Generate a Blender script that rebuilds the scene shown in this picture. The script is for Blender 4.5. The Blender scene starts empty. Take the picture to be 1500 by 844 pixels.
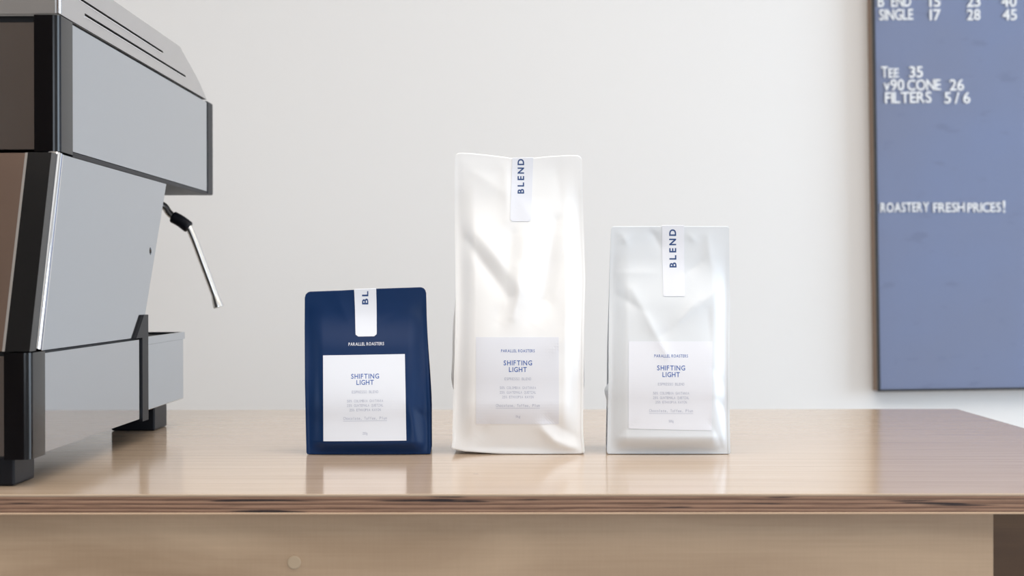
import bpy, bmesh, math, random
from mathutils import Vector, Matrix
from mathutils.geometry import tessellate_polygon
random.seed(4)
S = bpy.context.scene
C = S.collection
PI = math.pi

# ------------------------------------------------------------------ camera, world, lights, exposure
TOP = 0.90                       # worktop height
CAMZ = TOP + 0.1835
F = 50 / 36 * 1500               # focal length in pixels of the 1500 px wide photograph
cam_d = bpy.data.cameras.new('camera'); cam = bpy.data.objects.new('camera', cam_d); C.objects.link(cam)
cam_d.lens = 50; cam_d.sensor_width = 36; cam_d.clip_start = .05
YAW, PITCH, ROLL = math.atan(18/F), math.atan(4/F), math.radians(-.12)
RC = Matrix.Rotation(YAW, 3, 'Z') @ Matrix.Rotation(PI/2 - PITCH, 3, 'X') @ Matrix.Rotation(ROLL, 3, 'Z')
cam.matrix_world = Matrix.Translation((0, 0, CAMZ)) @ RC.to_4x4()
cam_d.dof.use_dof = True; cam_d.dof.focus_distance = 1.545; cam_d.dof.aperture_fstop = 7.2
S.camera = cam
S.view_settings.view_transform = 'Standard'; S.view_settings.look = 'None'
S.view_settings.gamma = 1; S.view_settings.use_curve_mapping = False
S.view_settings.exposure = -0.15

world = bpy.data.worlds.new('world'); S.world = world; world.use_nodes = True
bg = world.node_tree.nodes['Background']
bg.inputs['Color'].default_value = (.62, .78, 1, 1); bg.inputs['Strength'].default_value = 1.2

def area(name, loc, target, sx, sy, power, col):
    d = bpy.data.lights.new(name, 'AREA'); d.shape = 'RECTANGLE'; d.size = sx; d.size_y = sy
    d.energy = power; d.color = col
    o = bpy.data.objects.new(name, d); C.objects.link(o); o.location = loc
    o.rotation_euler = (Vector(target) - Vector(loc)).to_track_quat('-Z', 'Y').to_euler()
    return o
# daylight entering through the two windows of the room, plus an added warm overhead fill light
area('daylight_front', (2.1, -5.72, 1.65), (2.1, 0, 1.65), 3.4, 1.9, 100, (.84, .92, 1))
area('daylight_right', (4.02, 1.3, 1.5), (0, 1.3, 1.5), 2.6, 1.7, 105, (.74, .87, 1))
area('overhead_fill_light', (.2, .75, 2.96), (.2, .75, 0), 3.4, 2.2, 74, (1, .915, .83))  # added fill without a fixture, warms the upper wall and lights from above

def ray(px, py): return RC @ Vector(((px - 750)/F, (422 - py)/F, -1))
def at(px, py, Y):
    d = ray(px, py); k = Y/d.y
    return Vector((d.x*k, Y, CAMZ + d.z*k))

# ------------------------------------------------------------------ materials
def mat(name, col, rough=.5, metal=0, **k):
    m = bpy.data.materials.new(name); m.use_nodes = True
    b = m.node_tree.nodes['Principled BSDF']
    b.inputs['Base Color'].default_value = (*col, 1)
    b.inputs['Roughness'].default_value = rough; b.inputs['Metallic'].default_value = metal
    for n, v in k.items(): b.inputs[n.replace('_', ' ')].default_value = v
    return m
def N(m, t, **k):
    n = m.node_tree.nodes.new(t)
    for a, v in k.items(): setattr(n, a, v)
    return n
def L(m, a, b): m.node_tree.links.new(a, b)
def coords(m, scale=(1, 1, 1), space='Object'):
    tc = N(m, 'ShaderNodeTexCoord'); mp = N(m, 'ShaderNodeMapping'); mp.inputs['Scale'].default_value = scale
    L(m, tc.outputs[space], mp.inputs['Vector']); return mp.outputs['Vector']
def noise(m, vec, scale, detail=3, rough=.5, dist=0):
    n = N(m, 'ShaderNodeTexNoise'); n.inputs['Scale'].default_value = scale; n.inputs['Detail'].default_value = detail
    n.inputs['Roughness'].default_value = rough; n.inputs['Distortion'].default_value = dist
    L(m, vec, n.inputs['Vector']); return n.outputs['Fac']
def ramp(m, fac, stops):
    r = N(m, 'ShaderNodeValToRGB'); e = r.color_ramp.elements
    while len(e) < len(stops): e.new(.5)
    for i, (p, c) in enumerate(stops): e[i].position = p; e[i].color = (*c, 1)
    L(m, fac, r.inputs['Fac']); return r.outputs['Color']
def mix(m, fac, a, b, mode='MIX'):
    n = N(m, 'ShaderNodeMix', data_type='RGBA', blend_type=mode)
    for s, v in ((n.inputs[0], fac), (n.inputs[6], a), (n.inputs[7], b)):
        if hasattr(v, 'links') or isinstance(v, bpy.types.NodeSocket): L(m, v, s)
        else: s.default_value = v if isinstance(v, float) else (*v, 1)
    return n.outputs[2]
def bump(m, h, strength, dist=.001):
    b = N(m, 'ShaderNodeBump'); b.inputs['Strength'].default_value = strength; b.inputs['Distance'].default_value = dist
    L(m, h, b.inputs['Height']); L(m, b.outputs['Normal'], m.node_tree.nodes['Principled BSDF'].inputs['Normal'])
def setc(m, s): L(m, s, m.node_tree.nodes['Principled BSDF'].inputs['Base Color'])

M = {}
M['wall'] = m = mat('painted_wall', (.87, .865, .86), .85)
bump(m, noise(m, coords(m), 160, 4), .06)
M['ceiling'] = mat('ceiling_paint', (.82, .73, .63), .9)
M['timber'] = mat('timber_clad_wall', (.26, .17, .12), .6)
M['floor'] = m = mat('floor_boards', (.30, .20, .13), .45)
v = coords(m, (1, 9, 1)); setc(m, ramp(m, noise(m, v, 3, 5), [(.3, (.34, .335, .33)), (.7, (.42, .415, .41))]))
# maple veneer worktop with a satin lacquer: grain runs along X
M['veneer'] = m = mat('maple_veneer_lacquered', (.6, .45, .31), .13, IOR=1.52)
g1 = noise(m, coords(m, (1.1, 26, 1)), 3.2, 6, .6, .25)
g2 = noise(m, coords(m, (2.5, 240, 1)), 4, 4, .6)
c1 = ramp(m, g1, [(.30, (.52, .395, .285)), (.52, (.58, .45, .335)), (.72, (.62, .49, .375))])
c1 = mix(m, .35, c1, ramp(m, g2, [(.3, (.66, .63, .6)), (.6, (1, 1, 1))]), 'MULTIPLY')
spk = noise(m, coords(m, (6, 14, 1)), 9, 2)
c1 = mix(m, ramp(m, spk, [(.79, (0, 0, 0)), (.82, (1, 1, 1))]), c1, (.12, .06, .035))
setc(m, c1); bump(m, g2, .035, .0006)
# front panel: same maple, matt, large cathedral figure
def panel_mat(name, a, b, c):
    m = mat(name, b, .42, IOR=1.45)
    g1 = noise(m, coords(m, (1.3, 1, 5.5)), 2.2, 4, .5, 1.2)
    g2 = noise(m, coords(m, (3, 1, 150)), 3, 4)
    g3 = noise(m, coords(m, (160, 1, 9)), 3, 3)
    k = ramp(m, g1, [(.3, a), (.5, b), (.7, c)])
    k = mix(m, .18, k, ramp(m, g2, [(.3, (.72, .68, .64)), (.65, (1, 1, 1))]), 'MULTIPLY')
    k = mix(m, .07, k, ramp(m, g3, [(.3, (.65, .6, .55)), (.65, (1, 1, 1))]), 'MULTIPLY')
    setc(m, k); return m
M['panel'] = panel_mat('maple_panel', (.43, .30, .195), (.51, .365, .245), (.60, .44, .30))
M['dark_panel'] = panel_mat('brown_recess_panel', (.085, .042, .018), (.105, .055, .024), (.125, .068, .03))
M['ply_face'] = mat('ply_face_edge', (.66, .47, .32), .5)
M['plug'] = mat('wood_plug', (.52, .40, .275), .5)
# plywood edge: bands of darker and lighter plies with voids
M['ply_core'] = m = mat('plywood_core_edge', (.3, .18, .12), .6)
tc = N(m, 'ShaderNodeTexCoord'); sp = N(m, 'ShaderNodeSeparateXYZ'); L(m, tc.outputs['Object'], sp.inputs[0])
wob = noise(m, coords(m, (2.2, 1, 4)), 3, 3)
ma = N(m, 'ShaderNodeMath', operation='MULTIPLY_ADD'); L(m, wob, ma.inputs[0]); ma.inputs[1].default_value = .0022; L(m, sp.outputs['Z'], ma.inputs[2])
mb = N(m, 'ShaderNodeMath', operation='MULTIPLY_ADD'); L(m, ma.outputs[0], mb.inputs[0]); mb.inputs[1].default_value = 1/.0148; mb.inputs[2].default_value = 1.08
dk, md, lt = (.13, .065, .045), (.33, .185, .12), (.47, .29, .19)
stops = [(0, lt), (.07, dk), (.13, md), (.24, lt), (.29, dk), (.36, md), (.5, lt), (.55, dk), (.62, md), (.75, lt), (.82, dk), (.88, md), (1, lt)]
k = ramp(m, mb.outputs[0], stops)
k = mix(m, .8, k, ramp(m, noise(m, coords(m, (5, 1, 260)), 3, 4, .7), [(.32, (.40, .36, .35)), (.58, (1, 1, 1))]), 'MULTIPLY')
vd = ramp(m, noise(m, coords(m, (3.2, 1, 90)), 3.1, 2, .4), [(.60, (0, 0, 0)), (.65, (1, 1, 1))])
k = mix(m, vd, k, (.022, .012, .014)); setc(m, k)

def steel(name, col, rough, brushed=None, bs=.05):
    m = mat(name, col, rough, 1)
    if brushed: bump(m, noise(m, coords(m, brushed), 4, 3), bs, .0004)
    return m
M['steel_top'] = steel('brushed_steel_cover', (.60, .585, .575), .34, (260, 3, 260), .10)
M['steel_side'] = steel('satin_steel_panel', (.46, .495, .545), .10)
M['steel_low'] = steel('polished_steel_panel', (.45, .475, .515), .035)
M['steel_back'] = steel('satin_steel_back', (.38, .34, .315), .24)  # brownish tint puts the room's reflection into the base colour
M['brown_reflection_steel'] = steel('polished_steel_brown_reflection', (.36, .265, .225), .10)  # brown reflection of the room is painted into this steel's colour
M['chrome'] = steel('polished_chrome', (.80, .80, .82), .06)
M['wand'] = steel('wand_chrome', (.80, .78, .75), .28)
M['black'] = mat('black_gloss_plastic', (.003, .003, .004), .17, Specular_IOR_Level=.38)
M['rubber'] = mat('black_rubber', (.008, .009, .013), .42, Specular_IOR_Level=.2)
M['dark_in'] = mat('dark_interior', (.02, .02, .022), .6)

def foil(name, col, rough, metal=0, **k):
    m = mat(name, col, rough, metal, **k)
    bump(m, noise(m, coords(m, (1, 1, 1)), 90, 3, .5), .10, .0006)
    return m
M['white_bag'] = foil('matt_white_foil', (.85, .875, .90), .40, Specular_IOR_Level=.4)
M['pearl_bag'] = foil('pearl_white_foil', (.685, .735, .79), .36)
M['navy_bag'] = foil('matt_navy_foil', (.0008, .022, .092), .42, Specular_IOR_Level=.25)
M['label'] = mat('white_label_paper', (.76, .81, .90), .55)
M['label_soft'] = mat('translucent_white_label', (.755, .795, .88), .5)
M['ink'] = mat('navy_ink', (.012, .055, .20), .6)
M['ink_blue'] = mat('blue_ink', (.045, .12, .42), .6)
M['ink_pale'] = mat('pale_grey_ink', (.42, .47, .60), .6)
M['ink_white'] = mat('white_ink', (.75, .79, .87), .6)
M['letter'] = mat('white_plastic_letter', (.86, .88, .90), .45)
M['board'] = m = mat('blue_grooved_plastic', (.12, .17, .36), .55)
k = ramp(m, noise(m, coords(m, (1, 1, 1)), 2.2, 3), [(.3, (.24, .275, .40)), (.7, (.235, .29, .46))])
smg = ramp(m, noise(m, coords(m, (9, 1, 22)), 1.6, 2), [(.62, (0, 0, 0)), (.72, (1, 1, 1))])
setc(m, mix(m, smg, k, (.215, .255, .39)))
M['frame'] = mat('black_frame_face', (.012, .012, .014), .4)
M['frame_wood'] = mat('brown_wood_frame_side', (.28, .19, .135), .55)
M['win_frame'] = mat('white_window_frame', (.7, .7, .68), .5)
mg = mat('window_glass', (1, 1, 1), .0, Transmission_Weight=1.0, IOR=1.01); M['glass'] = mg

# ------------------------------------------------------------------ helpers
def obj(name, bm, m, parent=None, loc=None, smooth=False):
    me = bpy.data.meshes.new(name)
    bmesh.ops.recalc_face_normals(bm, faces=bm.faces)
    bm.to_mesh(me); bm.free()
    for x in (m if isinstance(m, list) else [m]): me.materials.append(M[x])
    if smooth:
        for p in me.polygons: p.use_smooth = True
        if name in ('steam_wand', 'grip_sleeve', 'wand_tip', 'cover_corner', 'chrome_strip'): me.set_sharp_from_angle(angle=.9)
    o = bpy.data.objects.new(name, me); C.objects.link(o)
    if parent: o.parent = parent; o.matrix_parent_inverse = parent_inv(parent)
    return o
INV = {}
def parent_inv(p): return INV.get(p.name, Matrix.Identity(4))
def empty(name, loc, label, cat, group=None, rot=(0, 0, 0)):
    o = bpy.data.objects.new(name, None); C.objects.link(o); o.location = loc; o.rotation_euler = rot
    o.empty_display_size = .05
    o['label'] = label; o['category'] = cat
    if group: o['group'] = group
    mw = Matrix.Translation(loc)                         # children are modelled in unrotated world space
    INV[o.name] = mw.inverted()
    return o
def tag(o, label, cat): o['label'] = label; o['category'] = cat; return o
def box(bm, x0, x1, y0, y1, z0, z1, bev=0, seg=2, mi=0):
    r = bmesh.ops.create_cube(bm, size=1)
    for v in r['verts']: v.co = Vector(((x0+x1)/2 + v.co.x*(x1-x0), (y0+y1)/2 + v.co.y*(y1-y0), (z0+z1)/2 + v.co.z*(z1-z0)))
    fs = {f for v in r['verts'] for f in v.link_faces}
    for f in fs: f.material_index = mi
    if bev:
        es = list({e for v in r['verts'] for e in v.link_edges})
        bmesh.ops.bevel(bm, geom=es, offset=bev, segments=seg, affect='EDGES', profile=.5)
def post(x0, x1, y0, y1, z0, z1, label=None):
    bm = bmesh.new(); box(bm, x0, x1, y0, y1, z0, z1)        # only the outer front edge is rounded
    xo = x1 if x1 > -.8 else x0
    es = [e for e in bm.edges if all(abs(v.co.x-xo) < 1e-5 and abs(v.co.y-y0) < 1e-5 for v in e.verts)]
    bmesh.ops.bevel(bm, geom=es, offset=.0075, segments=8, affect='EDGES', profile=.5)
    o = obj('corner_post', bm, 'black', em)
    for p in o.data.polygons: p.use_smooth = True
    o.data.set_sharp_from_angle(angle=.6)
    if label: o['label'] = label
    return o
def plate(bm, outer, holes, f0, f1):
    """solid plate: 2-D outline with holes, mapped by f0 (front) and f1 (back)"""
    loops = [outer] + holes
    flat = [p for l in loops for p in l]
    tris = tessellate_polygon([[Vector((p[0], p[1], 0)) for p in l] for l in loops])
    a = [bm.verts.new(f0(*p)) for p in flat]; b = [bm.verts.new(f1(*p)) for p in flat]
    for t in tris:
        try:
            bm.faces.new([a[i] for i in t]); bm.faces.new([b[i] for i in reversed(t)])
        except ValueError: pass
    i0 = 0
    for l in loops:
        n = len(l)
        for i in range(n):
            j = (i + 1) % n
            bm.faces.new((a[i0+i], a[i0+j], b[i0+j], b[i0+i]))
        i0 += n
def yz_plate(name, pts, x1, x0, m, parent, holes=(), bev=0):
    bm = bmesh.new(); plate(bm, pts, list(holes), lambda y, z: (x1, y, z), lambda y, z: (x0, y, z))
    if bev:
        es = [e for e in bm.edges if len(e.link_faces) == 2 and e.calc_face_angle(0) > .6]
        bmesh.ops.bevel(bm, geom=es, offset=bev, segments=2, affect='EDGES')
    return obj(name, bm, m, parent)
def tube(bm, pts, radii, seg=14, cap=True):
    rings = []
    prev = None
    for i, p in enumerate(pts):
        p = Vector(p)
        t = (Vector(pts[min(i+1, len(pts)-1)]) - Vector(pts[max(i-1, 0)])).normalized()
        if prev is None: n = t.orthogonal().normalized()
        else: n = (prev - t*prev.dot(t)).normalized()
        prev = n; b = t.cross(n)
        rings.append([bm.verts.new(p + (n*math.cos(2*PI*k/seg) + b*math.sin(2*PI*k/seg))*radii[i]) for k in range(seg)])
    for r, s in zip(rings, rings[1:]):
        for k in range(seg): bm.faces.new((r[k], r[(k+1) % seg], s[(k+1) % seg], s[k]))
    if cap: bm.faces.new(rings[0]); bm.faces.new(list(reversed(rings[-1])))
def catmull(P, n=6):
    P = [Vector(p) for p in P]; out = []
    for i in range(len(P)-1):
        a, b, c, d = P[max(i-1, 0)], P[i], P[i+1], P[min(i+2, len(P)-1)]
        for k in range(n):
            t = k/n
            out.append(.5*((2*b) + (c-a)*t + (2*a-5*b+4*c-d)*t*t + (3*b-a-3*c+d)*t**3))
    return out + [P[-1]]

# glyphs of the built-in font as flat meshes: (verts, faces, x0, x1), cap height normalised to 1
GL = {}
def glyph(ch, weight):
    key = (ch, weight)
    if key not in GL:
        if ('cap', weight) not in GL and ch != 'H': glyph('H', weight)
        cu = bpy.data.curves.new('g', 'FONT'); cu.body = ch; cu.size = 1; cu.offset = weight; cu.resolution_u = 3
        o = bpy.data.objects.new('g', cu); C.objects.link(o)
        dg = bpy.context.evaluated_depsgraph_get(); me = bpy.data.meshes.new_from_object(o.evaluated_get(dg))
        vs = [(v.co.x, v.co.y) for v in me.vertices]; fs = [tuple(p.vertices) for p in me.polygons]
        bpy.data.objects.remove(o); bpy.data.curves.remove(cu); bpy.data.meshes.remove(me)
        if ch == 'H': GL[('cap', weight)] = max(v[1] for v in vs)
        cap = GL[('cap', weight)]
        vs = [(x/cap, y/cap) for x, y in vs]
        GL[key] = (vs, fs, min(v[0] for v in vs), max(v[0] for v in vs))
    return GL[key]
def layout(text, x0, x1, weight=0, mono=False, squeeze=1.0, cap=1.0):
    """glyph placements that fill x0..x1; returns (ch, x offset, xscale) with cap height cap"""
    out = []
    if mono:
        pitch = (x1 - x0)/len(text)
        for i, ch in enumerate(text):
            if ch == ' ': continue
            g = glyph(ch, weight); w = g[3]-g[2]; s = min(cap*.95, pitch*.84/w) if w*cap > pitch*.5 else cap
            out.append((ch, x0 + pitch*(i+.5) - (g[2]+g[3])/2*s, s))
        return out
    s = cap*squeeze
    ws = [(.30*s if ch == ' ' else (glyph(ch, weight)[3]-glyph(ch, weight)[2])*s) for ch in text]
    gap = (x1 - x0 - sum(ws))/max(1, len(text)-1); x = x0
    for ch, w in zip(text, ws):
        if ch != ' ': out.append((ch, x - glyph(ch, weight)[2]*s, s))
        x += w + gap
    return out

# ------------------------------------------------------------------ the room
def struct(name, bm, m):
    o = obj(name, bm, m); o['kind'] = 'structure'; return o
WY = 3.345
bm = bmesh.new(); box(bm, -3.6, 4.1, WY, WY+.12, 0, 3.0); struct('wall_back', bm, 'wall')
bm = bmesh.new(); box(bm, -3.72, -3.6, -5.7, WY+.12, 0, 3.0); struct('wall_left', bm, 'wall')
bm = bmesh.new(); box(bm, -3.72, 4.22, -5.9, WY+.12, -.1, 0); struct('floor', bm, 'floor')
bm = bmesh.new(); box(bm, -3.72, 4.22, -5.9, WY+.12, 3.0, 3.1); struct('ceiling', bm, 'ceiling')
def holed(name, a0, a1, h0, h1, zb, zt, horizontal_x, c0, c1):
    bm = bmesh.new()
    out = [(a0, 0), (a1, 0), (a1, 3), (a0, 3)]; hole = [(h0, zb), (h1, zb), (h1, zt), (h0, zt)]
    if horizontal_x: plate(bm, out, [hole], lambda a, z: (a, c1, z), lambda a, z: (a, c0, z))
    else: plate(bm, out, [hole], lambda a, z: (c0, a, z), lambda a, z: (c1, a, z))
    return struct(name, bm, 'timber' if horizontal_x else 'wall')
holed('wall_front', -3.72, 4.22, 0.4, 3.8, .7, 2.6, True, -5.82, -5.7)
holed('wall_right', -5.7, WY+.12, 0, 2.6, .65, 2.35, False, 4.1, 4.22)
for nm, (a0, a1, zb, zt), isx, c in (('window_1', (0.4, 3.8, .7, 2.6), True, -5.8), ('window_2', (0, 2.6, .65, 2.35), False, 4.18)):
    bm = bmesh.new(); t = .05
    n = 3
    bars = [(a0, a1, zb, zb+t), (a0, a1, zt-t, zt)] + [(a0+(a1-a0-t)*i/n, a0+(a1-a0-t)*i/n+t, zb, zt) for i in range(n+1)]
    for b in bars:
        if isx: box(bm, b[0], b[1], c, c+.05, b[2], b[3])
        else: box(bm, c-.02, c+.03, b[0], b[1], b[2], b[3])
    struct(nm, bm, 'win_frame')

# ------------------------------------------------------------------ counter
YF, YB, XR, XL = 1.249, 2.10, .637, -1.75
wt = empty('worktop', (-.5, 1.67, TOP-.018), 'pale maple plywood worktop with a dark layered edge, carrying the three coffee bags', 'worktop')
bm = bmesh.new(); box(bm, XL, XR, YF, YB, TOP-.0022, TOP, .0007, 2); obj('top_veneer', bm, 'veneer', wt)
bm = bmesh.new(); box(bm, XL+.0004, XR-.0004, YF+.0005, YB-.0004, TOP-.0162, TOP-.0022)
# small gouges left along the edge
core = obj('plywood_core', bm, 'ply_core', wt)
core.location = (0, 0, 0)
for v in core.data.vertices: v.co.z -= TOP
core.location = Vector((0, 0, TOP)); 
bm = bmesh.new(); box(bm, XL, XR, YF, YB, TOP-.018, TOP-.0162, .0004, 1); obj('bottom_veneer', bm, 'ply_face', wt)
XP = at(1455, 800, 1.262).x; XS = at(1421, 800, 1.262).x
cab = empty('counter_cabinet', (-.6, 1.6, 0), 'maple counter base under the worktop with a round wood plug in its front', 'counter')
bm = bmesh.new(); box(bm, XL+.05, XS, 1.262, 1.282, .02, TOP-.0182); obj('front_panel', bm, 'panel', cab)
bm = bmesh.new(); box(bm, XS, XP, 1.262, 1.30, .02, TOP-.0182); obj('end_stile', bm, 'panel', cab)
bm = bmesh.new(); box(bm, XP-.02, XP-.0005, 1.3005, 2.03, .02, TOP-.0182); obj('side_panel', bm, 'panel', cab)
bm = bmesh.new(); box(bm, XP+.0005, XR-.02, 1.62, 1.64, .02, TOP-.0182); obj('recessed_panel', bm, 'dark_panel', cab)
bm = bmesh.new(); box(bm, XL+.05, XP-.0205, 2.01, 2.03, .02, TOP-.0182); obj('rear_panel', bm, 'panel', cab)
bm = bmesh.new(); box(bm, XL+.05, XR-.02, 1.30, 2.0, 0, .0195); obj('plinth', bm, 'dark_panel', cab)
p = at(431, 824, 1.262)
bm = bmesh.new()
tube(bm, [(p.x, 1.2618, p.z), (p.x, 1.2612, p.z), (p.x, 1.2609, p.z)], [.0060, .0060, .0052], 28); pl = obj('wood_plug', bm, 'plug', cab)
bm = bmesh.new(); bmesh.ops.create_circle(bm, cap_ends=True, segments=32, radius=.0082)
for v in bm.verts: v.co = Vector((p.x + v.co.x, 1.2618, p.z + v.co.y))
r = bmesh.ops.extrude_face_region(bm, geom=bm.faces[:]); 
for v in r['geom']:
    if isinstance(v, bmesh.types.BMVert): v.co.y = 1.2622
obj('plug_rim', bm, 'panel', cab)

# ------------------------------------------------------------------ letter board on the wall
TILT = math.radians(.75)
BY = 3.30                                                # front face of the board
p0 = at(1285.3, 574, BY)                                   # lower left corner
board = empty('letter_board', (p0.x, BY, p0.z), 'blue grooved menu letter board in a thin black and brown frame on the wall', 'sign', rot=(0, -TILT, 0))
BMW = Matrix.Translation((p0.x, BY, p0.z)) @ Matrix.Rotation(-TILT, 4, 'Y'); BIN = BMW.inverted()
def bobj(name, bm, m):
    o = obj(name, bm, m); o.parent = board; return o
BW, BH = 1.35, 1.55
fr = .0065
for a, b, c, d in ((0, fr, 0, BH), (BW-fr, BW, 0, BH), (fr, BW-fr, 0, fr*.7), (fr, BW-fr, BH-fr, BH)):
    bm = bmesh.new(); box(bm, a, b, -.004, .004, c, d, .0008, 1); bobj('frame_face', bm, 'frame')
for a, b, c, d in ((0.0005, .012, .0005, BH-.0005), (BW-.012, BW-.0005, .0005, BH-.0005), (.012, BW-.012, .0005, .012), (.012, BW-.012, BH-.012, BH-.0005)):
    bm = bmesh.new(); box(bm, a, b, .0042, .0445, c, d); bobj('frame_rail', bm, 'frame_wood')
bm = bmesh.new(); pitch = .00635; z = fr*.7; prof = []
while z < BH-fr-pitch:
    prof += [(z, .0036), (z+pitch*.16, .0012), (z+pitch*.62, .0012), (z+pitch*.78, .0036)]; z += pitch
prev = None
for zz, yy in prof:
    cur = (bm.verts.new((fr, yy, zz)), bm.verts.new((BW-fr, yy, zz)))
    if prev: bm.faces.new((prev[0], prev[1], cur[1], cur[0]))
    prev = cur
pn = bobj('grooved_panel', bm, 'board')
# letters: (text, x0, x1, baseline y, cap px)
rows = [('B', 1286, 1295, 10, 16), ('END', 1305.5, 1334.5, 10, 16), ('15', 1361.5, 1377.5, 10, 16), ('23', 1416, 1436, 10, 16), ('40', 1467, 1489, 10, 16),
        ('SINGLE', 1288, 1337.5, 29.5, 15.5), ('17', 1362, 1378, 29.5, 15.5), ('28', 1416.5, 1436, 29.5, 15.5), ('45', 1468.5, 1489.5, 29.5, 15.5),
        ('T', 1291, 1300.5, 113.5, 16), ('EE', 1301.5, 1316.5, 113.5, 13), ('35', 1332, 1352, 113.5, 16),
        ('v', 1294.5, 1303.5, 132.5, 16), ('90', 1304.5, 1324.5, 132.5, 16), ('CONE', 1329, 1378, 132.5, 15.5), ('26', 1391, 1412, 132.5, 16),
        ('FILTERS', 1296.5, 1364.5, 151.3, 16), ('5', 1383.5, 1393.5, 151.3, 16), ('/', 1398.5, 1406, 151.3, 16), ('6', 1411, 1422, 151.3, 16),
        ('ROASTERY', 1290, 1361, 311, 13.5), ('FRESH', 1367, 1413, 311, 13.5), ('PRICES', 1417, 1466, 311, 13.5), ('!', 1469, 1472.5, 311, 17)]
PX = BY/F
for text, x0, x1, yb, cp in rows:
    q = BIN @ at(x0, yb, BY); q1 = BIN @ at(x1, yb, BY)
    W = q1.x - q.x; cap = cp*PX
    nat = sum((glyph(c_, .012)[3]-glyph(c_, .012)[2]) for c_ in text)*cap
    sq = min(1.0, (W - .0016*(len(text)-1))/nat)
    for ch, gx, sx in layout(text, 0, W, .012, False, sq, cap):
        vs, fs, _, _ = glyph(ch, .012); bm = bmesh.new()
        vv = [bm.verts.new((q.x + gx + x*sx, -.0014, q.z + y*cap)) for x, y in vs]
        fl = []
        for f in fs:
            try: fl.append(bm.faces.new([vv[i] for i in f]))
            except ValueError: pass
        r = bmesh.ops.extrude_face_region(bm, geom=fl)
        for v in r['geom']:
            if isinstance(v, bmesh.types.BMVert): v.co.y = .0012
        bobj('letter', bm, 'letter')

# ------------------------------------------------------------------ espresso machine (its side faces +X)
Zc = CAMZ
em = empty('espresso_machine', (-.78, 1.65, TOP), 'large stainless steel espresso machine with black corner posts on the left of the worktop', 'espresso machine')
XS0, XW = -.45, -1.17                                       # visible side plane, far side plane
def mb(name, a, b, c, d, e, f, m, bev=0, parent=em, seg=2):
    bm = bmesh.new(); box(bm, a, b, c, d, e, f, bev, seg); return obj(name, bm, m, parent)
# upper body
zt, zb = Zc+.2613, Zc+.1322
mb('upper_body', XW+.03, -.4535, 1.388, 2.010, zb+.006, zt, 'dark_in')
mb('side_panel', -.4535, -.4500, 1.4145, 2.0155, zb+.002, zt-.0008, 'steel_side')['label'] = 'upper satin steel side panel'
mb('back_panel', XW+.03, -.4742, 1.3835, 1.388, zb+.001, zt-.0035, 'steel_back', .0005)['label'] = 'upper back panel'
mb('bottom_lip', XW+.03, -.4498, 1.4145, 2.0155, zb-.0035, zb+.0015, 'rubber', .0008)
mb('under_tray', XW+.03, -.456, 1.74, 2.006, zb+.0015, zb+.006, 'steel_low')
post(-.4738, -.4497, 1.3720, 1.4142, zb-.0015, zt+.0015, 'black upper corner post')
mb('corner_post', -.4738, -.4490, 2.0157, 2.0500, zb-.0015, zt+.0015, 'rubber', .002)['label'] = 'black upper corner post'
post(XW, XW+.0237, 1.3720, 1.4142, zb-.0015, zt+.0015)
mb('corner_post', XW, XW+.0237, 2.0157, 2.0500, zb-.0015, zt+.0015, 'rubber', .002)
# top cover: a folded steel hood with a rounded far shoulder, slots in its sides
zc0, zc1 = zt+.0030, Zc+.3135
prof = [(1.376, zc0), (1.376, zc1-.004), (1.3775, zc1-.001), (1.381, zc1)]
prof += [(1.842 + .06*math.sin(t*PI/2/5)*.45, zc1 - .0035*(t/5)**2) for t in range(1, 6)]
prof += [(1.892, zc1-.0095), (1.918, zc1-.0165), (1.948, zc1-.0245), (1.975, zc1-.033), (1.995, zc1-.041), (2.008, zc1-.047), (2.015, zc0)]
def slot(y0, y1, z0, z1):
    return [(y0, z0), (y1, z0), (y1+.0015, (z0+z1)/2), (y1, z1), (y0, z1), (y0-.0015, (z0+z1)/2)]
s2 = slot(1.4556, 1.888, Zc+.2770, Zc+.2800); s1 = slot(1.43, 1.770, Zc+.2900, Zc+.2928)
tc_ = yz_plate('top_cover', prof, -.4500, -.4520, 'steel_top', em, [s2, s1])
bm = bmesh.new()                                           # roof sheet following the profile
prev = None
for (y, z) in prof:
    if prev:
        pass
    prev = (y, z)
inner = [(y, z) for y, z in prof]
ra = [bm.verts.new((-.4520, y, z)) for y, z in inner]; rb_ = [bm.verts.new((XW, y, z)) for y, z in inner]
for i in range(len(inner)-1): bm.faces.new((ra[i], ra[i+1], rb_[i+1], rb_[i]))
bmesh.ops.solidify(bm, geom=bm.faces[:], thickness=.0012)
obj('cover_roof', bm, 'steel_top', em)
yz_plate('top_cover', prof, XW, XW-.002, 'steel_top', em)
mb('cover_end', XW, -.4525, 1.3755, 1.3770, zc0, zc1-.003, 'steel_top', .0004)
mb('slot_backing', -.4580, -.4545, 1.40, 1.93, zt+.008, zc1-.012, 'dark_in')
for (y0, y1, z) in ((1.4556, 1.886, Zc+.2764), (1.43, 1.768, Zc+.2894)):
    mb('slot_glint', -.4503, -.4492, y0, y1, z-.0006, z+.0004, 'chrome')  # added bright bead imitates the light catching the slot's lower edge
bm = bmesh.new(); tube(bm, [(-.4521, 1.3775, zc0+.0005), (-.4521, 1.3775, zc1-.003)], [.0032, .0032], 16); obj('cover_corner', bm, 'chrome', em, smooth=True)
mb('cover_gap', XW+.01, -.4545, 1.392, 2.008, zt, zc0+.001, 'dark_in')
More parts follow.
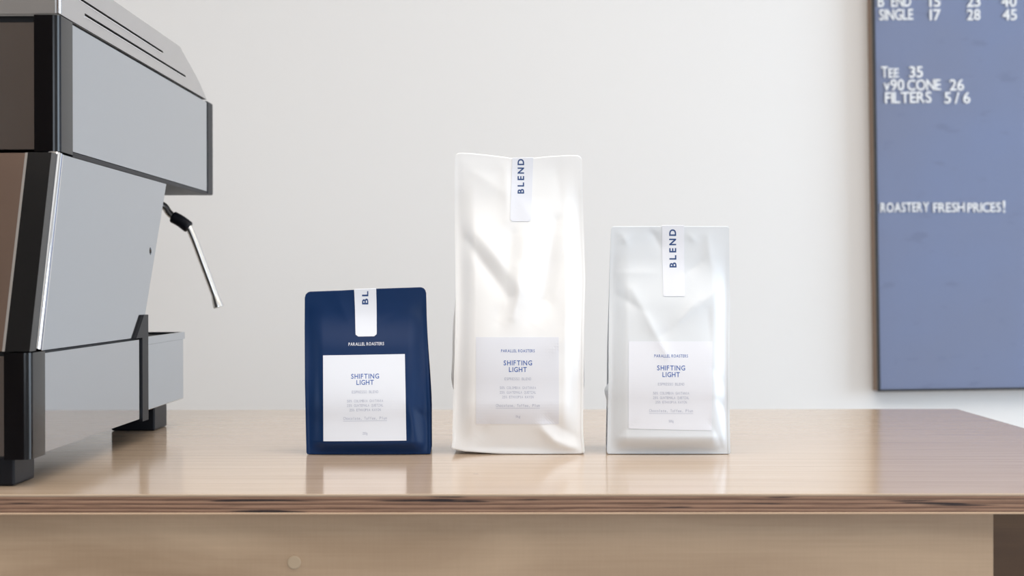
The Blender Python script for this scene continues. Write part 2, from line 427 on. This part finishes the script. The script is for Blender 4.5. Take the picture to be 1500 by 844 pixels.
# middle section: slanted sides
def on(px, py, X=XS0):                                      # (y, z) of a side-plane point read from the photograph
    d = ray(px, py); k = X/d.x; return (d.y*k, CAMZ + d.z*k)
zm0, zm1 = Zc-.0600, zb-.0035
mt0 = (1.388, zm1); mt1 = (1.790, zm1); mb1 = (1.672, zm0); mb0 = (1.326, zm0)
hole = [(1.713+.0048*math.cos(t*PI/6), Zc+.0420+.0048*math.sin(t*PI/6)) for t in range(12)]
yz_plate('side_panel', [mb0, mb1, mt1, mt0], -.4512, -.4540, 'steel_side', em, [hole])['label'] = 'slanted middle satin steel side panel'
bm = bmesh.new(); tube(bm, [(-.4512-.0035, 1.713, Zc+.042), (-.4525, 1.713, Zc+.042)], [.0052, .0052], 16); obj('screw_hole', bm, 'black', em)
def slanted(name, x1, x0, d0, d1, m, bev=0.0008, label=None):
    """slab that follows the slanted rear edge, from d0 to d1 in front of the panel edge"""
    pts = [(1.326+d0, zm0+.0005), (1.326+d1, zm0+.0005), (1.388+d1, zm1-.0008), (1.388+d0, zm1-.0008)]
    o = yz_plate(name, pts, x1, x0, m, em, bev=bev)
    if label: o['label'] = label
    return o
bm = bmesh.new(); tube(bm, [(-.4562, 1.3172, zm0+.0005), (-.4562, 1.3792, zm1-.0008)], [.0082, .0082], 32)
obj('chrome_strip', bm, 'chrome', em, smooth=True)['label'] = 'polished chrome edge strip'
slanted('corner_post', -.4508, -.4735, -.0345, -.0170, 'black', .004, 'black slanted middle corner post')
slanted('chrome_edge', -.4740, -.4765, -.0330, -.0200, 'chrome', .0006)
slanted('back_panel', -.4770, XW+.03, -.0290, -.0240, 'brown_reflection_steel', .0006, 'middle polished back panel')
slanted('corner_post', XW+.0235, XW, -.0345, -.0170, 'black', .004)
yz_plate('middle_body', [(1.332, zm0), (1.668, zm0), (1.780, zm1), (1.392, zm1)], -.4542, XW+.01, 'dark_in', em)
# lower section
zl0, zl1 = Zc-.1555, Zc-.0612
mb('lower_body', XW+.02, -.4545, 1.31, 1.69, zl0+.003, zl1, 'dark_in')
mb('side_panel', -.4540, -.4500, 1.3308, 1.6640, zl0, zl1-.0015, 'steel_low')['label'] = 'lower polished steel side panel'
mb('back_panel', XW+.03, -.4742, 1.302, 1.308, zl0-.001, zl1-.003, 'steel_back', .0005)['label'] = 'lower back panel'
post(-.4738, -.4497, 1.2900, 1.3303, zl0-.0025, zl1+.0005, 'black lower corner post')
post(XW, XW+.0237, 1.2900, 1.3303, zl0-.0025, zl1+.0005)
fin = [(1.6644, zl0-.0035), (1.6905, zl0-.0035), (1.6905, Zc-.0340), (1.6720, Zc-.0340), (1.6380, zl1+.0006), (1.6644, zl1+.0006)]
yz_plate('corner_post', fin, -.4480, -.4700, 'rubber', em, bev=.0006)['label'] = 'black front post with raised fin'
yz_plate('corner_post', fin, XW+.022, XW, 'rubber', em, bev=.0006)
# drip tray at the far (barista) side
mb('drip_tray', XW+.02, -.4500, 1.6912, 1.8720, zl0+.007, zl1-.0085, 'steel_side', .0008)['label'] = 'satin steel drip tray'
for x1, x0, y0, y1 in ((-.4494, -.4520, 1.6912, 1.8780), (XW+.0226, XW+.02, 1.6912, 1.8780), (-.4520, XW+.0226, 1.8754, 1.8780)):
    mb('tray_rim', x0, x1, y0, y1, zl1-.0086, zl1+.0004, 'steel_side')
for i in range(26):
    y = 1.700 + i*.0066
    mb('grate_bar', XW+.024, -.4530, y, y+.0032, zl1-.0060, zl1-.0025, 'rubber')
# feet
for (x1, x0) in ((-.468, -.523), (XW+.075, XW+.02)):
    for (y0, y1, zt_) in ((1.300, 1.3545, zl0-.0005), (1.795, 1.8570, zl0+.0065)):
        bm = bmesh.new(); box(bm, x0, x1, y0, y1, TOP+.0003, zt_, .002, 2); obj('foot', bm, 'rubber', em)
# steam wand
wand = catmull([(-.545, 1.985, Zc+.132), (-.525, 1.985, Zc+.122), at(240, 302, 1.99), at(247, 311, 1.99), at(258, 321, 1.99), at(270, 328, 1.99), at(280, 340, 1.99), at(300, 392, 1.99), at(320, 446, 1.99)], 6)
bm = bmesh.new(); tube(bm, wand, [.0052]*len(wand), 16); w = obj('steam_wand', bm, 'wand', em, smooth=True)
a, b = at(252.5, 317.5, 1.99), at(277, 333.5, 1.99)
gp = catmull([a, at(264.5, 324, 1.99), b], 6)
rr = [.0052] + [.0078]*(len(gp)-2) + [.0060]
bm = bmesh.new(); tube(bm, [gp[0] - (gp[1]-gp[0])*.3] + gp + [gp[-1] + (gp[-1]-gp[-2])*.3], [.0052, .0074] + [.0084]*(len(gp)-2) + [.0076, .0056], 20); obj('grip_sleeve', bm, 'rubber', em, smooth=True)
a, b = at(315, 434, 1.99), at(320.3, 450, 1.99)
bm = bmesh.new(); tube(bm, [a, a.lerp(b, .3), a.lerp(b, .8), b, b + (b-a)*.04], [.0056, .0063, .0074, .0074, .0045], 18); obj('wand_tip', bm, 'wand', em, smooth=True)

# ------------------------------------------------------------------ coffee bags
def lin(t, pts):
    if t <= pts[0][0]: return pts[0][1]
    for (a, va), (b, vb) in zip(pts, pts[1:]):
        if t <= b: return va + (vb-va)*((t-a)/(b-a))
    return pts[-1][1]
def sm(t): t = max(0, min(1, t)); return t*t*(3-2*t)
def smlin(t, pts):
    if t <= pts[0][0]: return pts[0][1]
    for (a, va), (b, vb) in zip(pts, pts[1:]):
        if t <= b: return va + (vb-va)*sm((t-a)/(b-a))
    return pts[-1][1]

class Bag:
    """flat-bottom gusset pouch; outline measured on the front plane, then given real depth"""
    def __init__(s, left, right, top, bottom, rad, Y0, depth, bulge, creases, seal, flange, gusset, nar=1.0, ck=1.0, soft=3.5, kb=.075):
        s.kb = kb
        s.ck, s.soft = ck, soft
        s.left, s.right, s.top, s.bottom, s.rad, s.Y0, s.D = left, right, top, bottom, rad, Y0, depth
        s.nar = nar; s.B, s.creases, s.seal, s.fl, s.gusset = bulge, creases, seal, flange, gusset
        s.yt = min(p[1] for p in top); s.yb = max(p[1] for p in bottom)
    def v(s, py): return (s.yb - py)/(s.yb - s.yt)          # 0 bottom .. 1 top
    def lean(s, v): return s.D/2*smlin(v, [(0, 0), (.25, .12), (.86, .97), (1, 1)])
    def disp(s, px, py):
        l, r = lin(py, s.left), lin(py, s.right); u = (px-l)/(r-l); e = min(u, 1-u)
        k = sm((e - s.fl)/.13)**.8 if e > s.fl else 0
        v = s.v(py)
        kv = sm((v-.012)/s.kb)*sm((s.seal-v)/.30)
        d = s.B*k*kv*(1 + .25*math.cos((u-.5)*PI)) 
        c = 0
        for (x0, y0, x1, y1, w, a) in s.creases:
            dx, dy = x1-x0, y1-y0; L2 = dx*dx+dy*dy or 1
            t = ((px-x0)*dx + (py-y0)*dy)/L2; tt = max(0, min(1, t))
            qx, qy = x0+dx*tt, y0+dy*tt; dd = math.hypot(px-qx, py-qy)
            c += a*(.25 + .75*math.sin(PI*(.15 + .7*tt)))*math.exp(-(math.sqrt(dd*dd+s.soft**2)-s.soft)/(w*.85))*s.ck
        ke = sm((e-.012)/.06)*sm((1-v)/.04)*sm(v/.03)
        return -(d + c*ke)
    def P(s, px, py, off=0):
        v = s.v(py); Y = s.Y0 + s.lean(v); q = at(px, py, Y)
        q.y += s.disp(px, py) - off
        q.z = max(q.z, TOP+.0006); return q
    def build(s, name, matname, root, nu=96, nv=150):
        bm = bmesh.new(); G = []; Bk = []
        for j in range(nv+1):
            t = j/nv; row = []; back = []
            for i in range(nu+1):
                u0 = i/nu; u = .5 - .5*math.cos(PI*u0); u = .35*u + .65*u0
                # corner-rounded top and bottom edges
                yT = lin(u, s.top); yB = lin(u, s.bottom)
                wpx = 180; e = min(u, 1-u)*wpx; rt, rb = s.rad
                if e < rt: yT += rt - math.sqrt(max(0, rt*rt-(rt-e)**2))
                if e < rb: yB -= rb - math.sqrt(max(0, rb*rb-(rb-e)**2))
                py = yB + (yT-yB)*t
                px = lin(py, s.left) + (lin(py, s.right)-lin(py, s.left))*u
                row.append(bm.verts.new(s.P(px, py)))
                vv = s.v(py); cx_ = (lin(py, s.left)+lin(py, s.right))/2; q = at(cx_ + (px-cx_)*lin(vv, [(0, s.nar), (.8, 1), (1, 1)]), py, s.Y0 + s.lean(vv))
                q.y = s.Y0 + s.D - s.lean(vv)*.985 - s.disp(px, py)*.5*sm((1-vv)*6) + .0004
                q.z = max(q.z, TOP+.0006); back.append(bm.verts.new(q))
            G.append(row); Bk.append(back)
        for j in range(nv):
            for i in range(nu):
                bm.faces.new((G[j][i], G[j][i+1], G[j+1][i+1], G[j+1][i]))
                bm.faces.new((Bk[j][i+1], Bk[j][i], Bk[j+1][i], Bk[j+1][i+1]))
        for i in range(nu):
            bm.faces.new((G[nv][i], G[nv][i+1], Bk[nv][i+1], Bk[nv][i]))
            bm.faces.new((G[0][i], G[0][i+1], Bk[0][i+1], Bk[0][i]))
        # side gussets: folded inwards towards the top, standing full at the bottom
        ng = 8
        k = max(2, int(nu*.035))
        for side, col in ((-1, k), (1, nu-k)):
            prev = None
            for j in range(nv+1):
                a, b = G[j][col].co, Bk[j][col].co; v = j/nv
                ins = smlin(v, [(0, .001), (.12, .004), (.85, min(.024, s.D*.34)), (1, .02)])
                out = smlin(v, s.gusset[0 if side < 0 else 1])
                ring = [G[j][col]]
                for g in range(1, ng):
                    f = g/ng; w_ = 1-abs(2*f-1)
                    p = a.lerp(b, f); p.x += side*(-ins*w_ + out*math.sin(f*PI)**1.3)
                    ring.append(bm.verts.new(p))
                ring.append(Bk[j][col])
                if prev:
                    for g in range(ng): bm.faces.new((prev[g], prev[g+1], ring[g+1], ring[g]))
                prev = ring
        o = obj(name, bm, matname, root, smooth=True)
        return o
    def patch(s, name, corners, matname, parent, off=.0004, n=26, r=0, over=False):
        """thin sticker following the bag: corners TL, TR, BR, BL in photograph pixels"""
        TL, TR, BR, BL = [Vector(c) for c in corners]; bm = bmesh.new()
        H = (BL-TL).length; W = (TR-TL).length; rows_ = []
        for j in range(n+1):
            t = j/n; row = []
            for i in range(n+1):
                u = i/n
                if r:
                    d = (1-t)*H; sq = 0
                    if d < r: sq = (r - math.sqrt(max(0, r*r-(r-d)**2)))/W
                    u = sq + u*(1-2*sq)
                p = TL.lerp(TR, u).lerp(BL.lerp(BR, u), t)
                row.append(s.P(p.x, p.y, off))
            rows_.append(row)
        if over:                                             # sticker folds over the top edge and down the back
            for k_, (dy, dz) in enumerate(((.0012, .0006), (.0024, .0002), (.0032, -.004), (.0042, -.02))):
                rows_.insert(0, [q + Vector((0, dy, dz)) for q in rows_[k_*1 if k_ == 0 else k_]])
                rows_[0] = [Vector((q.x, q0.y + dy, q0.z + dz)) for q, q0 in zip(rows_[0], rows_[k_+1])]
        V = [[bm.verts.new(q) for q in row] for row in rows_]
        for a, b in zip(V, V[1:]):
            for i in range(n): bm.faces.new((a[i], a[i+1], b[i+1], b[i]))
        ring = V[0][:] + [row[-1] for row in V[1:]] + V[-1][-2::-1] + [row[0] for row in V[-2:0:-1]]
        low = [bm.verts.new(q.co + Vector((0, off*.9, 0))) for q in ring]      # edge thickness down to the bag
        for i in range(len(ring)):
            j = (i+1) % len(ring); bm.faces.new((ring[i], ring[j], low[j], low[i]))
        return obj(name, bm, matname, parent, smooth=False)
    def text(s, name, string, x0, x1, yb, cap, matname, parent, weight=0, mono=False, slope=0, off=.0006, under=False, vert=None, squeeze=None):
        bm = bmesh.new()
        if squeeze is None: squeeze = 1.02 if vert else .86
        if mono: pl_ = layout(string, x0, x1, weight, True, 1, cap)
        else: pl_ = layout(string, x0, x1, weight, False, squeeze, cap)
        for ch, gx, sx in pl_:
            vs, fs, _, _ = glyph(ch, weight)
            vv = []
            for x, y in vs:
                X, Yv = gx + x*sx, y*cap
                if vert: px, py = vert - Yv, yb - (X - x0)
                else: px, py = X, yb - Yv + slope*(X-(x0+x1)/2)
                vv.append(bm.verts.new(s.P(px, py, off)))
            for f in fs:
                try: bm.faces.new([vv[i] for i in f])
                except ValueError: pass
        if under:
            a = (x0, yb + cap*.42 + slope*(x0-x1)/2); b = (x1, yb + cap*.42 + slope*(x1-x0)/2); n = 16
            up = [bm.verts.new(s.P(a[0]+(b[0]-a[0])*i/n, a[1]+(b[1]-a[1])*i/n, off)) for i in range(n+1)]
            dn = [bm.verts.new(s.P(a[0]+(b[0]-a[0])*i/n, a[1]+(b[1]-a[1])*i/n+.45, off)) for i in range(n+1)]
            for i in range(n): bm.faces.new((up[i], up[i+1], dn[i+1], dn[i]))
        return obj(name, bm, matname, parent)

def label_text(b, lab, cx, ys, slope, wt_, ink, pale, hx=(20.3, 12.6), brand=None):
    """ys: baselines of SHIFTING, LIGHT, ESPRESSO BLEND, three origin lines, tasting line, weight"""
    sl = lambda y, c: c + 0
    if brand: b.text('lettering', 'PARALLEL ROASTERS', cx-24.4, cx+24.4, brand, 4.2, 'ink_blue', lab, .01, squeeze=.74, slope=slope)
    b.text('lettering', 'SHIFTING', cx-hx[0], cx+hx[0], ys[0], 7.0, ink, lab, .014, slope=slope)
    b.text('lettering', 'LIGHT', cx-hx[1], cx+hx[1], ys[1], 7.0, ink, lab, .014, slope=slope)
    b.text('lettering', 'ESPRESSO BLEND', cx-19.5, cx+19.5, ys[2], 3.9, pale, lab, 0, True, slope=slope)
    b.text('lettering', '50% COLOMBIA GAITANIA', cx-26.5, cx+26.5, ys[3], 3.7, pale, lab, 0, True, slope=slope)
    b.text('lettering', '25% GUATEMALA QUETZAL', cx-26.5, cx+26.5, ys[4], 3.7, pale, lab, 0, True, slope=slope)
    b.text('lettering', '25% ETHIOPIA KAYON', cx-23, cx+23, ys[5], 3.7, pale, lab, 0, True, slope=slope)
    b.text('lettering', 'Chocolate, Toffee, Plum', cx-32, cx+32, ys[6], 4.1, pale, lab, 0, True, slope=slope, under=True)
    b.text('lettering', wt_, cx-3.7, cx+3.7, ys[7], 3.6, pale, lab, 0, True, slope=slope)

GRP = 'bags of coffee standing in a row on the worktop'
def root_for(name, b, label):
    q = b.P((lin(b.yb, b.left)+lin(b.yb, b.right))/2, b.yb); 
    return empty(name, (q.x, b.Y0 + b.D/2, TOP), label, 'coffee bag', GRP)

# navy 250 g bag
A = Bag([(420, 446.5), (480, 446.2), (560, 446.6), (640, 448.2), (667, 449)], [(419, 624), (470, 625), (540, 628), (600, 630.5), (667, 631.3)],
        [(0, 427.5), (.3, 425.5), (.5, 423.5), (1, 420.5)], [(0, 666.5), (.5, 667.2), (1, 666)], (9, 3.5), 1.541, .064, .0075,
        [(600, 590, 612, 650, 7, .0022), (612, 545, 605, 600, 9, -.0018), (497, 440, 510, 470, 12, .0012), (470, 655, 600, 655, 5, -.0012), (610, 600, 622, 612, 4, -.0015),
         (463, 500, 463, 640, 8, -.001), (560, 470, 600, 450, 12, .0009), (480, 652, 590, 650, 7, .0010)], .93, .030, ([(0, 0), (1, 0)], [(0, .0005), (.05, .001), (.3, .001), (.6, 0)]), .955, ck=.8)
ra_ = root_for('coffee_bag', A, 'small navy blue coffee bag with a white square label, the shortest and leftmost bag')
bagA = A.build('pouch', 'navy_bag', ra_)
stA = A.patch('seal_sticker', [(518.8, 424.2), (551, 423), (553, 492.3), (522.2, 492.8)], 'label', ra_, .0005, 24, 4, True)
stA['label'] = 'white strip folded over the top edge'
A.text('lettering', 'BL', 447-1, 447+18.4, 446, 8.8, 'ink', stA, .026, vert=539.3, squeeze=1.32)
A.text('brand_print', 'PARALLEL ROASTERS', 512, 563.7, 505.6, 4.5, 'ink_white', ra_, .012, squeeze=.76, slope=-.02, off=.0003)
laA = A.patch('label', [(474.8, 520.2), (594, 518.2), (596.3, 644.2), (475.3, 645.3)], 'label', ra_, .0005, 30)
label_text(A, laA, 536.3, (553.8, 562.8, 575.2, 588.2, 594.7, 601.3, 613.6, 635.3), -.012, '250g', 'ink_blue', 'ink_pale')

# tall white 1 kg bag
B = Bag([(224, 667), (250, 666), (330, 666.2), (440, 667.6), (520, 666), (600, 663.6), (628, 662.8), (645, 663), (659, 661), (667, 661)],
        [(224, 852), (250, 852.8), (330, 855), (410, 857.5), (480, 855.5), (560, 855), (620, 854), (640, 854.6), (667, 857.2)],
        [(0, 223.5), (.1, 224), (.25, 226.5), (.40, 230), (.46, 232), (.62, 231), (.75, 228.5), (.9, 227), (1, 227.5)],
        [(0, 657.5), (.1, 661.5), (.3, 664.3), (.5, 666.2), (.75, 666.9), (.93, 666), (1, 663.5)], (7, 2), 1.542, .088, .0125,
        [(684, 352, 744, 434, 11, -.0042), (700, 345, 765, 425, 14, .0026), (800, 438, 832, 350, 15, -.0034), (760, 395, 752, 462, 10, .0036),
         (776, 470, 800, 436, 12, -.0022), (741, 250, 744, 320, 9, .0016), (730, 470, 745, 436, 9, -.0020), (843, 420, 835, 480, 12, .003), (812, 510, 842, 480, 12, .0018),
         (792, 625, 812, 645, 8, .0032), (812, 645, 842, 657, 7, .0030), (800, 612, 842, 640, 8, -.0018), (700, 640, 715, 622, 10, -.0016),
         (694, 400, 692, 600, 9, -.0014), (765, 300, 790, 340, 18, .0012), (814, 325, 797, 437, 12, -.0042), (752, 345, 742, 432, 10, -.0028), (768, 350, 760, 440, 10, .0022), (826, 350, 812, 430, 12, .0022), (690, 250, 735, 280, 18, .0012), (815, 250, 825, 310, 15, -.001), (700, 656, 800, 659, 6, -.0008)],
        .95, .030, ([(0, 0), (.12, .002), (.25, .0125), (.45, .0165), (.56, .016), (.63, .006), (.68, 0)], [(0, 0), (.12, .003), (.25, .010), (.5, .0135), (.6, .004), (.68, 0)]), ck=1.25, soft=5, kb=.17)
rb_o = root_for('coffee_bag', B, 'tall glossy white coffee bag with creased front, the tallest and middle bag')
B.build('pouch', 'white_bag', rb_o, 110, 210)
stB = B.patch('seal_sticker', [(750.5, 231.8), (781, 231), (777.8, 325), (747.4, 325)], 'label_soft', rb_o, .0005, 30, 3, True)
B.text('lettering', 'BLEND', 0, 51, 284, 9.2, 'ink', stB, .026, vert=767.4)
laB = B.patch('label', [(697.8, 493.3), (817.8, 493.3), (818.2, 620.2), (697.8, 620.2)], 'label_soft', rb_o, .0005, 30)
label_text(B, laB, 758.7, (534, 543.6, 555.7, 568.5, 575.2, 581.9, 594.4, 610.4), 0, '1kg', 'ink_blue', 'ink_pale', (20.6, 12.9), 515.2)

# pearl 500 g bag
D = Bag([(330, 896), (345, 895), (400, 893), (500, 891.5), (560, 891.5), (620, 890), (667, 889)], [(330, 1068), (400, 1068.5), (445, 1069.8), (500, 1068.8), (620, 1069), (667, 1070)],
        [(0, 331.3), (.5, 331), (1, 331.2)], [(0, 666.4), (1, 666.8)], (3.5, 4), 1.541, .078, .0100,
        [(925, 425, 975, 520, 10, .0028), (940, 455, 900, 430, 10, -.002), (1020, 440, 985, 480, 11, .0028), (1035, 455, 1040, 500, 10, -.0018),
         (955, 340, 968, 362, 6, -.0016), (912, 345, 918, 356, 7, .0014), (1037, 348, 1040, 385, 8, .0016), (1005, 400, 1025, 385, 8, -.0014), (1010, 345, 1018, 352, 6, .001),
         (1055, 420, 1020, 450, 9, .0016), (1048, 580, 1060, 650, 6, .0020), (1050, 585, 1062, 600, 5, -.002), (1045, 540, 1058, 560, 5, -.0015), (1040, 620, 1058, 655, 6, -.0016),
         (900, 480, 904, 640, 9, .001), (905, 640, 925, 620, 8, -.0012), (930, 650, 1030, 648, 7, .0008), (1000, 470, 960, 495, 12, -.0016), (905, 400, 960, 400, 12, .001)],
        .94, .028, ([(0, 0), (.14, .003), (.21, .007), (.27, .0115), (.33, .004), (.38, 0)], [(0, 0), (1, 0)]), .95, ck=.95, soft=3)
rd = root_for('coffee_bag', D, 'medium pale blue-white pearly coffee bag, the rightmost of the three bags')
D.build('pouch', 'pearl_bag', rd, 100, 170)
stD = D.patch('seal_sticker', [(969.8, 330.6), (1002.3, 330.6), (1001.6, 434), (970, 434)], 'label_soft', rd, .0005, 30, 1, True)
D.text('lettering', 'BLEND', 0, 56, 392, 9.8, 'ink', stD, .028, vert=990)
laD = D.patch('label', [(919.8, 499.8), (1041.7, 499.8), (1040.6, 629), (919.6, 626.4)], 'label_soft', rd, .0005, 30)
label_text(D, laD, 981.3, (541.5, 551.2, 563.6, 576.7, 583.3, 589.8, 602.4, 617.3), .004, '500g', 'ink_blue', 'ink_pale', (20.3, 12.6), 522.7)
